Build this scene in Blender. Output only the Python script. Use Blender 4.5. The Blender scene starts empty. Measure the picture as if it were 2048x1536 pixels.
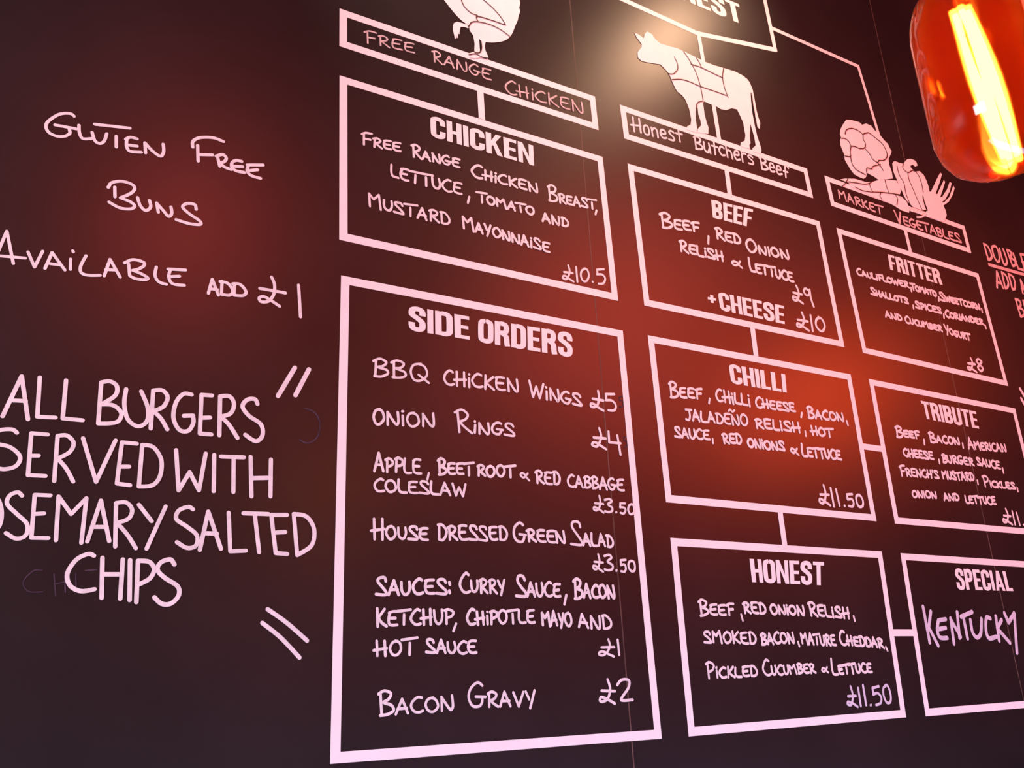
import bpy, bmesh, math, random
from mathutils import Vector, Matrix
random.seed(7)
S = bpy.context.scene
C = S.collection

# ------------------------------------------------------------------ camera
D = 1.30            # camera to wall, metres
CH = 1.50           # camera height
FPX = 1811.07       # focal length in pixels of a 2048 px wide frame
A = ((0.86305355, 0.04583855, -0.50302822),      # camera axes in wall axes (right, down, into the wall)
     (0.12973101, 0.94235146, 0.30845354),
     (0.48816845, -0.33147028, 0.80735309))
VPX, VPY = 773.5, -4380.8


def w2b(v):
    return Vector((v[0], v[2], -v[1]))


cam = bpy.data.cameras.new('camera')
co = bpy.data.objects.new('camera', cam)
C.objects.link(co)
R_, Dn, Fw = w2b(A[0]), w2b(A[1]), w2b(A[2])
M = Matrix((R_, -Dn, -Fw)).transposed().to_4x4()
M.translation = (0, -D, CH)
co.matrix_world = M
cam.sensor_width = 36
cam.lens = FPX * 36 / 2048
cam.clip_start = 0.02
S.camera = co


def ray(px, py):
    d = ((px - 1024) / FPX, (py - 768) / FPX, 1.0)
    w = [sum(A[k][i] * d[k] for k in range(3)) for i in range(3)]
    return w


def U(px, py):
    """photograph pixel -> point (x, z) on the wall plane y = 0"""
    w = ray(px, py)
    return (w[0] / w[2] * D, CH - w[1] / w[2] * D)


# ------------------------------------------------------------------ light
vs = S.view_settings
vs.view_transform = 'Standard'
vs.look = 'None'
vs.gamma = 1
vs.use_curve_mapping = False
vs.exposure = 0.0
world = bpy.data.worlds.new('world')
S.world = world
world.use_nodes = True
world.node_tree.nodes['Background'].inputs[0].default_value = (0.5, 0.25, 0.3, 1)
world.node_tree.nodes['Background'].inputs[1].default_value = 0.02


def lamp(name, kind, loc, power, col, target=None, **kw):
    l = bpy.data.lights.new(name, kind)
    l.energy = power
    l.color = col
    for k, v in kw.items():
        setattr(l, k, v)
    o = bpy.data.objects.new(name, l)
    C.objects.link(o)
    o.location = loc
    if target is not None:
        o.rotation_euler = (Vector(target) - Vector(loc)).to_track_quat('-Z', 'Y').to_euler()
    return o


def mirror_spot(px, py, s):
    """where a lamp hangs whose image in the glossy board is seen at this pixel"""
    x, z = U(px, py)
    return (x * s, -(s - 1) * D, CH + (z - CH) * s)


lamp('unseen_spotlight', 'SPOT', mirror_spot(1315, 92, 1.36), 16, (1, 0.60, 0.36), (U(1400, 150)[0], 0, U(1400, 150)[1]),
     shadow_soft_size=0.05, spot_size=math.radians(80), spot_blend=1.0)
lamp('unseen_spotlight', 'SPOT', (0.25, -0.8, 4.2), 170, (1, 0.80, 0.62), (1.22, 0, 2.95),  # added spot, brightens the cow while its reflection stays out of view
     shadow_soft_size=0.04, spot_size=math.radians(60), spot_blend=1.0)
lamp('side_fill', 'AREA', (-2.7, -1.5, 2.6), 175, (1, 0.78, 0.82), (0.9, 0, 2.2), shape='RECTANGLE', size=1.2, size_y=1.0)  # added fill from far left, brightens the lettering without sheen on the board
lamp('low_cool_fill', 'AREA', (1.5, -0.95, 0.12), 64, (0.54, 0.62, 1), (1.5, 0, 1.7), shape='RECTANGLE', size=3.6, size_y=0.4)  # added strip near the floor, gives the lower lettering its cool light
lamp('red_lamp', 'POINT', mirror_spot(1600, 810, 1.9), 56, (1, 0.07, 0.012), shadow_soft_size=0.18)
lamp('red_lamp', 'POINT', mirror_spot(1200, 640, 2.3), 85, (1, 0.08, 0.04), shadow_soft_size=0.4)
lamp('red_lamp', 'POINT', mirror_spot(360, 480, 2.0), 17, (1, 0.08, 0.05), shadow_soft_size=0.10)


# ------------------------------------------------------------------ materials
def mat(name, col, rough=0.5, spec=0.5, noise=0.0, nscale=30, bump=0.0):
    m = bpy.data.materials.new(name)
    m.use_nodes = True
    nt = m.node_tree
    b = nt.nodes['Principled BSDF']
    b.inputs['Base Color'].default_value = (*col, 1)
    b.inputs['Roughness'].default_value = rough
    b.inputs['Specular IOR Level'].default_value = spec
    if noise or bump:
        tc = nt.nodes.new('ShaderNodeTexCoord')
        nz = nt.nodes.new('ShaderNodeTexNoise')
        nz.inputs['Scale'].default_value = nscale
        nz.inputs['Detail'].default_value = 5
        nt.links.new(tc.outputs['Object'], nz.inputs['Vector'])
        if noise:
            cr = nt.nodes.new('ShaderNodeValToRGB')
            cr.color_ramp.elements[0].position = 0.3
            cr.color_ramp.elements[1].position = 0.75
            cr.color_ramp.elements[0].color = (*[c * (1 - noise) for c in col], 1)
            cr.color_ramp.elements[1].color = (*[min(1, c * (1 + noise)) for c in col], 1)
            nt.links.new(nz.outputs['Fac'], cr.inputs['Fac'])
            nt.links.new(cr.outputs['Color'], b.inputs['Base Color'])
        if bump:
            bp = nt.nodes.new('ShaderNodeBump')
            bp.inputs['Strength'].default_value = bump
            bp.inputs['Distance'].default_value = 0.002
            nt.links.new(nz.outputs['Fac'], bp.inputs['Height'])
            nt.links.new(bp.outputs['Normal'], b.inputs['Normal'])
    return m


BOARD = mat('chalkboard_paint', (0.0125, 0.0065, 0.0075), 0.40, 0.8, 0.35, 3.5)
PAINT = mat('white_sign_paint', (0.84, 0.80, 0.80), 0.6, 0.3, 0.03, 25)
CHALK = mat('liquid_chalk', (0.74, 0.69, 0.71), 0.8, 0.1, 0.12, 60)
CHALK_THIN = mat('thin_pink_chalk', (0.56, 0.45, 0.45), 0.8, 0.1, 0.25, 60)
CHALK_LILAC = mat('lilac_chalk', (0.60, 0.56, 0.68), 0.8, 0.1, 0.12, 60)
GHOST = mat('wiped_chalk', (0.055, 0.032, 0.05), 0.8, 0.2, 0.5, 60)
SEAM = mat('lit_joint', (0.10, 0.06, 0.05), 0.5, 0.5, 0.5, 6)  # lighter brown paints in the light caught along the board joints
LINE = mat('black_drawing_line', (0.05, 0.025, 0.025), 0.6, 0.3)
FLOOR = mat('dark_floor', (0.10, 0.06, 0.045), 0.4, 0.5, 0.3, 6)
CEIL = mat('dark_ceiling', (0.03, 0.025, 0.025), 0.8, 0.3, 0.2, 4)
BRASS = mat('aged_brass', (0.45, 0.28, 0.10), 0.35, 0.5)
BRASS.node_tree.nodes['Principled BSDF'].inputs['Metallic'].default_value = 1
CORD = mat('black_cord', (0.02, 0.018, 0.018), 0.7, 0.3, 0.2, 300)
CLEAR = mat('glass_stem', (0.9, 0.7, 0.5), 0.05, 0.5)
CLEAR.node_tree.nodes['Principled BSDF'].inputs['Transmission Weight'].default_value = 1


# ------------------------------------------------------------------ object helpers
def empty(name, loc, label, cat, group=None):
    o = bpy.data.objects.new(name, None)
    C.objects.link(o)
    o.location = loc
    o.empty_display_size = 0.05
    o['label'] = label
    o['category'] = cat
    if group:
        o['group'] = group
    return o


def root_loc(o):
    v = Vector((0, 0, 0))
    while o is not None:
        v += o.location
        o = o.parent
    return v


def link_mesh(name, verts, faces, m, parent=None, smooth=False):
    off = root_loc(parent)
    me = bpy.data.meshes.new(name)
    me.from_pydata([tuple(Vector(v) - off) for v in verts], [], faces)
    me.materials.append(m)
    if smooth:
        for p in me.polygons:
            p.use_smooth = True
    o = bpy.data.objects.new(name, me)
    C.objects.link(o)
    o.parent = parent
    return o


def box(name, x0, x1, y0, y1, z0, z1, m, parent=None):
    v = [(x, y, z) for x in (x0, x1) for y in (y0, y1) for z in (z0, z1)]
    f = [(0, 1, 3, 2), (4, 6, 7, 5), (0, 4, 5, 1), (2, 3, 7, 6), (0, 2, 6, 4), (1, 5, 7, 3)]
    return link_mesh(name, v, f, m, parent)


# ------------------------------------------------------------------ the flat lettering: ribbons of paint on the wall
class Ink:
    """collects flat shapes on the wall plane, each a hair proud of the one before"""

    def __init__(self, y=0.0006):
        self.v, self.f, self.y = [], [], y

    def poly(self, pts):
        n = len(self.v)
        self.v += [(p[0], -self.y, p[1]) for p in pts]
        area = sum(pts[i][0] * pts[(i + 1) % len(pts)][1] - pts[(i + 1) % len(pts)][0] * pts[i][1] for i in range(len(pts)))
        idx = list(range(n, n + len(pts)))
        self.f.append(tuple(idx if area > 0 else idx[::-1]))
        self.y += 0.00002

    def ribbon(self, pts, r, round_=True):
        P = [Vector(p) for p in pts]
        Q = [P[0]]
        for p in P[1:]:
            if (p - Q[-1]).length > 1e-6:
                Q.append(p)
        if len(Q) < 2:
            Q.append(Q[0] + Vector((r * 0.4, r * 0.4)))
        # break at sharp corners
        runs, cur, turn = [], [Q[0]], 0
        for i in range(1, len(Q)):
            cur.append(Q[i])
            if i < len(Q) - 1 and round_:
                a, b = (Q[i] - Q[i - 1]).normalized(), (Q[i + 1] - Q[i]).normalized()
                turn += a.angle(b)
                if a.dot(b) < 0.55 or turn > 2.4:
                    runs.append(cur)
                    cur = [Q[i]]
                    turn = 0
        runs.append(cur)
        for run in runs:
            self._run(run, r, round_)

    def _run(self, Q, r, round_):
        n0 = len(self.v)
        L, Rr = [], []
        for i, p in enumerate(Q):
            a = (Q[i] - Q[i - 1]).normalized() if i else (Q[1] - Q[0]).normalized()
            b = (Q[i + 1] - Q[i]).normalized() if i < len(Q) - 1 else a
            t = (a + b)
            t = t.normalized() if t.length > 1e-6 else a
            n = Vector((-t.y, t.x))
            k = 1 / max(0.5, n.dot(Vector((-a.y, a.x))))
            L.append(p + n * r * k)
            Rr.append(p - n * r * k)
        y = -self.y
        for l, q in zip(L, Rr):
            self.v += [(l.x, y, l.y), (q.x, y, q.y)]
        for i in range(len(Q) - 1):
            k = n0 + 2 * i
            self.f.append((k + 1, k + 3, k + 2, k))
        if round_:
            for end, (c, l, q) in enumerate(((Q[0], L[0], Rr[0]), (Q[-1], L[-1], Rr[-1]))):
                a0 = math.atan2((l - c).y, (l - c).x)
                s = 1 if end == 0 else -1
                base = len(self.v)
                pts = []
                for j in range(1, 5):
                    a = a0 + s * math.pi * j / 5
                    pts.append((c.x + r * math.cos(a), y, c.y + r * math.sin(a)))
                self.v += pts
                li, qi = (n0, n0 + 1) if end == 0 else (n0 + 2 * len(Q) - 2, n0 + 2 * len(Q) - 1)
                ring = [li] + list(range(base, base + 4)) + [qi]
                self.f.append(tuple(ring if end == 0 else ring[::-1]))
        self.y += 0.00002

    def build(self, name, m, parent=None):
        o = link_mesh(name, self.v, self.f, m, parent)
        if any(len(f) > 6 for f in self.f):
            bm = bmesh.new()
            bm.from_mesh(o.data)
            bmesh.ops.triangulate(bm, faces=[f for f in bm.faces if len(f.verts) > 6])
            bm.to_mesh(o.data)
            bm.free()
        return o


def smooth(pts, n=5):
    if len(pts) < 3:
        return list(pts)
    out = []
    P = [pts[0]] + list(pts) + [pts[-1]]
    for i in range(1, len(P) - 2):
        p0, p1, p2, p3 = P[i - 1], P[i], P[i + 1], P[i + 2]
        for k in range(n):
            t = k / n
            out.append(tuple(0.5 * (2 * p1[j] + (p2[j] - p0[j]) * t + (2 * p0[j] - 5 * p1[j] + 4 * p2[j] - p3[j]) * t * t
                                    + (3 * p1[j] - p0[j] - 3 * p2[j] + p3[j]) * t ** 3) for j in (0, 1)))
    out.append(tuple(pts[-1]))
    return out


# views of the photograph the tracings were taken in: (x offset, y offset, scale)
CR = {'A': (660, 0, 3.4133), 'A2': (660, 400, 3.4133), 'A3': (660, 240, 3.4133),
      'C': (640, 1136, 3.4133), 'C2': (640, 760, 3.4133),
      'D': (1180, 300, 3.4133), 'D2': (1180, 620, 3.4133), 'D3': (1180, 960, 3.4133), 'D4': (1180, 1336, 6.8267),
      'F': (1648, 440, 4.8), 'F2': (1648, 740, 4.8), 'F3': (1648, 1040, 4.8), 'F4': (1648, 1256, 5.12),
      'V': (1640, 200, 4.8), 'W': (1220, 0, 4.8), 'X': (1380, 0, 4.8),
      'L1': (0, 180, 3.0727), 'L2': (0, 700, 2.9545), 'L3': (0, 1080, 3.103), 'P': (0, 0, 1),
      'K': (1940, 440, 6.9818)}


def cp(c, x, y):
    ox, oy, s = CR[c]
    return (ox + x / s, oy + y / s)


def scale_at(px, py):
    """metres of wall per photograph pixel, mean of the two axes"""
    a, b, c = U(px, py), U(px + 1, py), U(px, py + 1)
    return math.sqrt(math.hypot(a[0] - b[0], a[1] - b[1]) * math.hypot(a[0] - c[0], a[1] - c[1]))


def strokes_px(ink, crop, txt, w):
    """traced strokes; 's' smooth, 'p' straight; 's x,y x,y ...' one per line or ;"""
    for st in txt.replace('\n', ';').split(';'):
        st = st.strip()
        if not st:
            continue
        kind, *pp = st.split()
        pts = [cp(crop, *map(float, p.split(','))) for p in pp]
        if kind == 's':
            pts = smooth(pts)
        m = pts[len(pts) // 2]
        ink.ribbon([U(*p) for p in pts], 0.5 * w / CR[crop][2] * scale_at(*m))


# ------------------------------------------------------------------ pen alphabet (unit cap height, y up)
G = {
    'A': (.66, 'p0,0 .30,1 .62,0;p.10,.36 .56,.36'),
    'B': (.60, 'p.10,.88 .10,.08;s0,.86 .25,1 .52,.84 .40,.62 .20,.52 .52,.40 .58,.18 .34,.02 .05,0'),
    'C': (.62, 's.60,.92 .40,1 .12,.74 .02,.40 .18,.08 .42,0 .64,.08'),
    'D': (.62, 'p.10,.92 .10,.04;s0,.94 .30,.96 .58,.60 .56,.24 .34,.02 .08,.04'),
    'E': (.60, 's.58,.96 .28,.96 .06,.88;s.12,.84 .04,.50 .10,.14 .32,.03 .60,.05;p.08,.50 .48,.53'),
    'F': (.58, 's.60,1 .24,1 0,.84;p.14,.86 .14,0;p.14,.48 .50,.50'),
    'G': (.68, 's.58,.90 .38,1 .10,.76 .02,.38 .18,.06 .44,.02 .58,.22 .58,.40;p.32,.42 .70,.40'),
    'H': (.66, 'p.10,1 .12,0;p.56,1 .56,0;p-.08,.40 .64,.50'),
    'I': (.14, 'p.07,.96 .07,0'),
    'i': (.16, 'p.08,.66 .08,0;p.07,.94 .09,.96'),
    'J': (.52, 'p.08,1 .60,1;s.36,1 .38,.40 .24,.04 0,.08'),
    'K': (.60, 'p.08,1 .08,0;p.56,.96 .12,.44;s.14,.46 .34,.22 .62,0'),
    'L': (.52, 's.06,1 .02,.40 .10,.08 .26,.02 .54,.03'),
    'M': (.84, 'p.08,.04 .04,.96 .34,.60 .66,1.02 .80,-.04'),
    'N': (.70, 'p.06,.92 .08,0;s.06,.92 .26,.52 .48,.10 .60,.04 .66,.30 .62,.96'),
    'O': (.68, 's.42,.98 .16,.88 .02,.48 .18,.06 .44,.04 .66,.36 .58,.82 .34,.98'),
    'P': (.56, 'p.12,.94 .12,0;s0,.90 .28,1 .56,.80 .46,.52 .14,.40'),
    'Q': (.72, 's.42,.98 .16,.88 .02,.48 .18,.06 .44,.04 .66,.36 .58,.82 .34,.98;p.36,.34 .76,-.06'),
    'R': (.64, 'p.12,.92 .12,0;s0,.86 .28,1 .54,.82 .44,.58 .18,.44;s.18,.44 .40,.22 .66,0'),
    'S': (.62, 's.56,.78 .46,.98 .16,.98 .10,.76 .36,.46 .60,.18 .54,.02 .0,.06'),
    'T': (.66, 'p-.08,.93 .80,1.03;p.34,.70 .34,0'),
    'U': (.60, 's.04,.90 .06,.32 .22,.04 .44,.10 .56,.46 .52,.92'),
    'V': (.62, 'p.02,1 .30,0 .60,1'),
    'W': (.92, 'p.02,1 .24,0 .46,.72 .66,0 .90,1'),
    'Y': (.58, 'p.04,.96 .24,.46;p.56,1 .40,.40 .22,-.14'),
    'Z': (.56, 'p0,1 .54,1 0,0 .56,0'),
    '~': (.3, 's0,1.1 .1,1.2 .2,1.1 .3,1.2'),
    '&': (.62, 's.60,.86 .44,.40 .24,.02 .04,.22 .14,.62 .36,.56 .48,.24 .66,-.06'),
    ':': (.16, 'p.06,.74 .08,.60;p.06,.20 .08,.06'),
    '.': (.18, 'p.08,.02 .10,.04'),
    "'": (.14, 'p.08,1 .05,.76'),
    '$': (.62, 's.40,1.08 .46,.66 .34,.26 .18,.08 .02,.14 .06,.30 .22,.26 .40,.12 .62,-.04;p.12,.58 .64,.56'),
    '0': (.52, 's.32,.96 .10,.80 .02,.40 .16,.04 .38,.08 .50,.48 .42,.88 .26,.98'),
    'o': (.44, 's.26,.70 .08,.60 .02,.30 .14,.02 .34,.06 .42,.36 .34,.64 .20,.70'),
    '1': (.20, 'p.10,1 .10,0'),
    '2': (.56, 's.02,.74 .18,.98 .48,.92 .46,.62 .12,.14 .20,.04 .58,.06'),
    '3': (.50, 's.02,.92 .30,1 .44,.84 .20,.58 .46,.36 .44,.10 .20,0 0,.06'),
    '4': (.58, 'p.10,1 .06,.42 .56,.38;p.46,.84 .50,-.24'),
    '5': (.56, 'p.52,.98 .10,.92 .08,.56;s.08,.56 .36,.60 .54,.36 .44,.02 .14,-.04'),
    's5': (.42, 'p.40,.76 .08,.74 .06,.44;s.06,.44 .30,.44 .38,.22 .26,.02 .06,.04'),
    '8': (.46, 's.40,.80 .22,.98 .04,.78 .22,.52 .42,.26 .22,0 .04,.24 .22,.52 .42,.76 .38,.84'),
    '9': (.52, 's.44,.80 .22,.98 .04,.76 .16,.54 .38,.60 .46,.86;s.46,.92 .46,.40 .54,-.14'),
    'n': (.50, 'p.04,.70 .06,0;s.06,.48 .24,.68 .40,.54 .44,0'),
    'e': (.48, 's.06,.36 .40,.42 .36,.66 .14,.64 .02,.30 .18,.02 .46,.10'),
    's': (.44, 's.40,.62 .20,.72 .06,.56 .36,.28 .34,.04 .02,.06'),
    't': (.44, 'p.20,.98 .22,0;p0,.62 .44,.64'),
    'u': (.52, 's.04,.68 .06,.14 .26,.02 .44,.28;p.44,.68 .48,0'),
    'r': (.38, 'p.06,.70 .06,0;s.06,.44 .20,.66 .38,.62'),
    'c': (.44, 's.42,.60 .20,.70 .02,.36 .16,.02 .44,.08'),
    'h': (.50, 'p.04,1 .06,0;s.06,.44 .24,.62 .40,.48 .44,0'),
    'f': (.46, 's.48,.84 .38,1.02 .22,.92 .18,.50 .18,-.04;p.02,.44 .40,.46'),
}


def parse_glyph(g):
    w, t = G[g]
    return w, [(s[0], [tuple(map(float, p.split(','))) for p in s[1:].split()]) for s in t.split(';')]


def word_ink(ink, crop, text, x0, y0, x1, y1, h, pw, cap=1.35, slant=0.0, gap=0.12, h1=None):
    """a hand-lettered word: baseline from (x0,y0) to (x1,y1) and letter height h, in pixels of the view"""
    h1 = h if h1 is None else h1
    toks, i = [], 0
    while i < len(text):
        big = False
        if text[i] == '^':
            big = True
            i += 1
        if text[i:i + 2] == 's5':
            toks.append(('s5', big))
            i += 2
            continue
        toks.append((text[i], big))
        i += 1
    adv = [(G[g][0]) * (cap * 0.85 if b else 1) + gap for g, b in toks]
    total = sum(adv) - gap
    p0, p1 = cp(crop, x0, y0), cp(crop, x1, y1)
    s = CR[crop][2]
    pos = 0.0
    for (g, b), a in zip(toks, adv):
        w, sts = parse_glyph(g)
        k = (cap if b else 1) * random.uniform(0.94, 1.06)
        kx = (a - gap) / w
        dy = random.uniform(-0.04, 0.04)
        sl = slant + random.uniform(-0.04, 0.04)
        sink = 0.06 * (cap - 1) if b else 0

        def mp(p):
            gx = (pos + (p[0] + sl * p[1]) * kx) / total
            hh = (h + (h1 - h) * gx) / s
            bx, by = p0[0] + (p1[0] - p0[0]) * gx, p0[1] + (p1[1] - p0[1]) * gx
            ux, uy = VPX - bx, VPY - by
            ul = math.hypot(ux, uy)
            gy = (p[1] * k + dy - sink) * hh
            return U(bx + ux / ul * gy, by + uy / ul * gy)
        for kind, pts in sts:
            jit = [(p[0] + random.uniform(-.02, .02), p[1] + random.uniform(-.02, .02)) for p in pts]
            if kind == 's':
                jit = smooth(jit, 4)
            ink.ribbon([mp(p) for p in jit], 0.5 * pw / s * scale_at(*p0) * random.uniform(0.93, 1.05))
        pos += a


# ------------------------------------------------------------------ printed condensed alphabet
T_ = .185


def rect(a, b, c, d):
    return ('P', [(a, b), (c, b), (c, d), (a, d)])


def quad(*p):
    return ('P', list(p))


def rib(*p):
    return ('R', list(p))


BL = {
    'I': (.17, [rect(0, 0, .17, 1)]),
    'E': (.43, [rect(0, 0, T_, 1), rect(T_, .85, .43, 1), rect(T_, .43, .40, .575), rect(T_, 0, .43, .15)]),
    'F': (.42, [rect(0, 0, T_, 1), rect(T_, .85, .42, 1), rect(T_, .42, .38, .565)]),
    'L': (.40, [rect(0, 0, T_, 1), rect(T_, 0, .40, .15)]),
    'T': (.47, [rect(0, .85, .47, 1), rect(.15, 0, .32, .85)]),
    'H': (.50, [rect(0, 0, T_, 1), rect(.33, 0, .50, 1), rect(T_, .42, .33, .57)]),
    'N': (.52, [rect(0, 0, .155, 1), rect(.365, 0, .52, 1), quad((.155, 1), (.155, .62), (.365, 0), (.365, .38))]),
    'K': (.54, [rect(0, 0, T_, 1), quad((T_, .36), (T_, .64), (.34, 1), (.53, 1)), quad((.22, .50), (.31, .68), (.55, 0), (.37, 0))]),
    'A': (.54, [quad((0, 0), (.165, 0), (.33, 1), (.19, 1)), quad((.375, 0), (.54, 0), (.35, 1), (.21, 1)), rect(.14, .18, .40, .32)]),
    'C': (.48, [rib((.395, .64), (.395, .76), (.37, .87), (.24, .925), (.11, .87), (.085, .75), (.085, .25), (.11, .13), (.24, .075), (.37, .13), (.395, .24), (.395, .36))]),
    'O': (.50, [rib((.25, .925), (.12, .88), (.085, .75), (.085, .25), (.12, .12), (.25, .075), (.38, .12), (.415, .25), (.415, .75), (.38, .88), (.249, .925))]),
    'U': (.49, [rib((.085, 1), (.085, .25), (.11, .12), (.245, .075), (.38, .12), (.405, .25), (.405, 1))]),
    'D': (.50, [rect(0, 0, T_, 1), rib((T_, .925), (.31, .92), (.39, .86), (.415, .74), (.415, .26), (.39, .14), (.31, .08), (T_, .075))]),
    'P': (.48, [rect(0, 0, T_, 1), rib((T_, .925), (.29, .92), (.37, .87), (.395, .72), (.37, .55), (.29, .48), (T_, .475))]),
    'R': (.50, [rect(0, 0, T_, 1), rib((T_, .925), (.29, .92), (.37, .87), (.395, .74), (.37, .60), (.29, .54), (T_, .535)),
                rib((.26, .50), (.36, .44), (.40, .32), (.405, .15), (.43, 0))]),
    'B': (.50, [rect(0, 0, T_, 1), rib((T_, .925), (.29, .92), (.37, .87), (.39, .74), (.37, .61), (.29, .545), (T_, .54)),
                rib((T_, .465), (.30, .46), (.38, .41), (.41, .27), (.38, .12), (.30, .08), (T_, .075))]),
    'S': (.48, [rib((.395, .66), (.395, .76), (.36, .88), (.24, .925), (.12, .88), (.085, .76), (.10, .66), (.24, .545),
                    (.37, .41), (.395, .26), (.36, .12), (.24, .075), (.12, .12), (.085, .24), (.085, .35))]),
    '+': (.36, [rect(0, .40, .36, .60), rect(.11, .60, .25, .84), rect(.11, .16, .25, .40)]),
}


def heading(parent, crop, text, TL, BLp, BR, TR, extra=None):
    """printed heading part with one letter mesh per character, laid into the quadrilateral given in view pixels"""
    h = bpy.data.objects.new('heading', None)
    C.objects.link(h)
    h.parent = parent
    h.empty_display_size = 0.02
    gap = 0.055
    adv = [(.20 if ch == ' ' else BL[ch][0]) + gap for ch in text]
    tot = sum(adv) - gap
    q = [cp(crop, *p) for p in (TL, BLp, BR, TR)]
    pos = 0
    for ch, a in zip(text, adv):
        if ch == ' ':
            pos += a
            continue
        ink = Ink(0.0007)

        def mp(p):
            u, v = (pos + p[0]) / tot, p[1]
            bx = q[1][0] + (q[2][0] - q[1][0]) * u
            by = q[1][1] + (q[2][1] - q[1][1]) * u
            tx = q[0][0] + (q[3][0] - q[0][0]) * u
            ty = q[0][1] + (q[3][1] - q[0][1]) * u
            return U(bx + (tx - bx) * v, by + (ty - by) * v)
        for kind, pts in BL[ch][1]:
            if kind == 'P':
                ink.poly([mp(p) for p in pts])
            else:
                tmp = Ink()
                tmp.ribbon(smooth(pts, 4), T_ / 2, False)
                n = len(ink.v)
                for vx in tmp.v:
                    x, z = mp((vx[0], vx[2]))
                    ink.v.append((x, -ink.y, z))
                ink.f += [tuple(i + n for i in f) for f in tmp.f]
                ink.y += 0.00002
        ink.build('letter', PAINT, h)
        pos += a
    return h


def frame_part(parent, quad_px, t=0.0148):
    """painted border: four mitred bars"""
    q = [Vector(U(*p)) for p in quad_px]      # TL TR BR BL
    n = len(q)
    inner = []
    for i in range(n):
        a, b, c = q[i - 1], q[i], q[(i + 1) % n]
        d1, d2 = (b - a).normalized(), (c - b).normalized()
        n1, n2 = Vector((d1.y, -d1.x)), Vector((d2.y, -d2.x))   # clockwise outline: the inside lies to the right
        m = (n1 + n2)
        m = m / m.dot(n1)
        inner.append(b + m * t)
    ink = Ink(0.0005)
    for i in range(n):
        j = (i + 1) % n
        y = ink.y
        ink.poly([q[i], q[j], inner[j], inner[i]])
        ink.y = y
    return ink.build('border', PAINT, parent)


def line_part(parent, rows, name='handwritten_line', m=None):
    """one written line: a part whose words are sub-parts"""
    L = bpy.data.objects.new(name, None)
    C.objects.link(L)
    L.parent = parent
    L.empty_display_size = 0.02
    for r in rows:
        ink = Ink(0.0006)
        if r[0] == ',':
            _, crop, x0, y0, x1, y1, pw = r
            a, b = cp(crop, x0, y0), cp(crop, x1, y1)
            ink.ribbon([U(*a), U(*b)], 0.5 * pw / CR[crop][2] * scale_at(*a))
            ink.build('comma', m or CHALK, L)
        else:
            word_ink(ink, *r[:8], **(r[8] if len(r) > 8 else {}))
            ink.build('price' if '$' in r[1] else 'word', m or CHALK, L)
    return L


# ------------------------------------------------------------------ the room
wall = bpy.data.objects.new('wall_back', None)
C.objects.link(wall)
wall['kind'] = 'structure'
HC = 4.3
s1a, s1b = 0.985, 2.105             # the two board joints
xs = [-3.4, -1.255, -0.135, s1a, s1b, 3.225, 5.4]
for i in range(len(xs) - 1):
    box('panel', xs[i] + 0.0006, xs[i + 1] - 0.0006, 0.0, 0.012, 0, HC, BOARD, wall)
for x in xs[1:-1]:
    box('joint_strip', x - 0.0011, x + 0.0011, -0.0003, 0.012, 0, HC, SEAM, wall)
box('backing', -3.4, 5.4, 0.012, 0.1, 0, HC, CEIL, wall)
fl = box('floor', -3.4, 5.4, -4.6, 0.0, -0.05, 0, FLOOR)
fl['kind'] = 'structure'
ce = box('ceiling', -3.4, 5.4, -4.6, 0.0, HC, HC + 0.05, CEIL)
ce['kind'] = 'structure'

# ------------------------------------------------------------------ framed menu panels
PG = 'white framed menu panels on the board'
PANELS = {}


def panel(key, label, quad_px, name='menu_panel', cat='menu panel', group=PG):
    x, z = U(*quad_px[-1])
    e = empty(name, (x, 0, z), label, cat, group)
    frame_part(e, quad_px)
    PANELS[key] = e
    return e


p = panel('ch', 'white bordered menu panel headed CHICKEN, above the SIDE ORDERS panel',
          [(678.8, 150.9), (1204.9, 314), (1236.3, 602.1), (678.2, 479.7)])
heading(p, 'A', 'CHICKEN', (685, 790), (690, 932), (1392, 1133), (1385, 995))
line_part(p, [('A3', '^FREE', 215, 163, 480, 220, 58, 15, dict(cap=1.5)),
              ('A3', '^RANGE', 560, 247, 882, 330, 60, 15, dict(cap=1.35)),
              ('A3', '^CHiCKEN', 965, 383, 1420, 500, 62, 15, dict(cap=1.45)),
              ('A3', '^BREAST', 1490, 548, 1810, 612, 62, 14, dict(cap=1.9)),
              (',', 'A3', 1818, 618, 1811, 645, 13)])
line_part(p, [('A3', 'LETTUCE', 415, 385, 897, 512, 76, 16),
              (',', 'A3', 950, 525, 940, 566, 14),
              ('A3', '^TOMATO', 1010, 556, 1392, 652, 58, 15, dict(cap=1.15)),
              ('A3', 'AND', 1450, 692, 1628, 735, 58, 15)])
line_part(p, [('A3', '^MUSTARD', 262, 590, 818, 722, 76, 16, dict(cap=1.2)),
              ('A3', '^MAYONNAiSE', 905, 738, 1497, 905, 66, 16, dict(cap=1.35))])
line_part(p, [('A2', '$10.5', 1590, 548, 1880, 572, 100, 14)], 'price_line')

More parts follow.
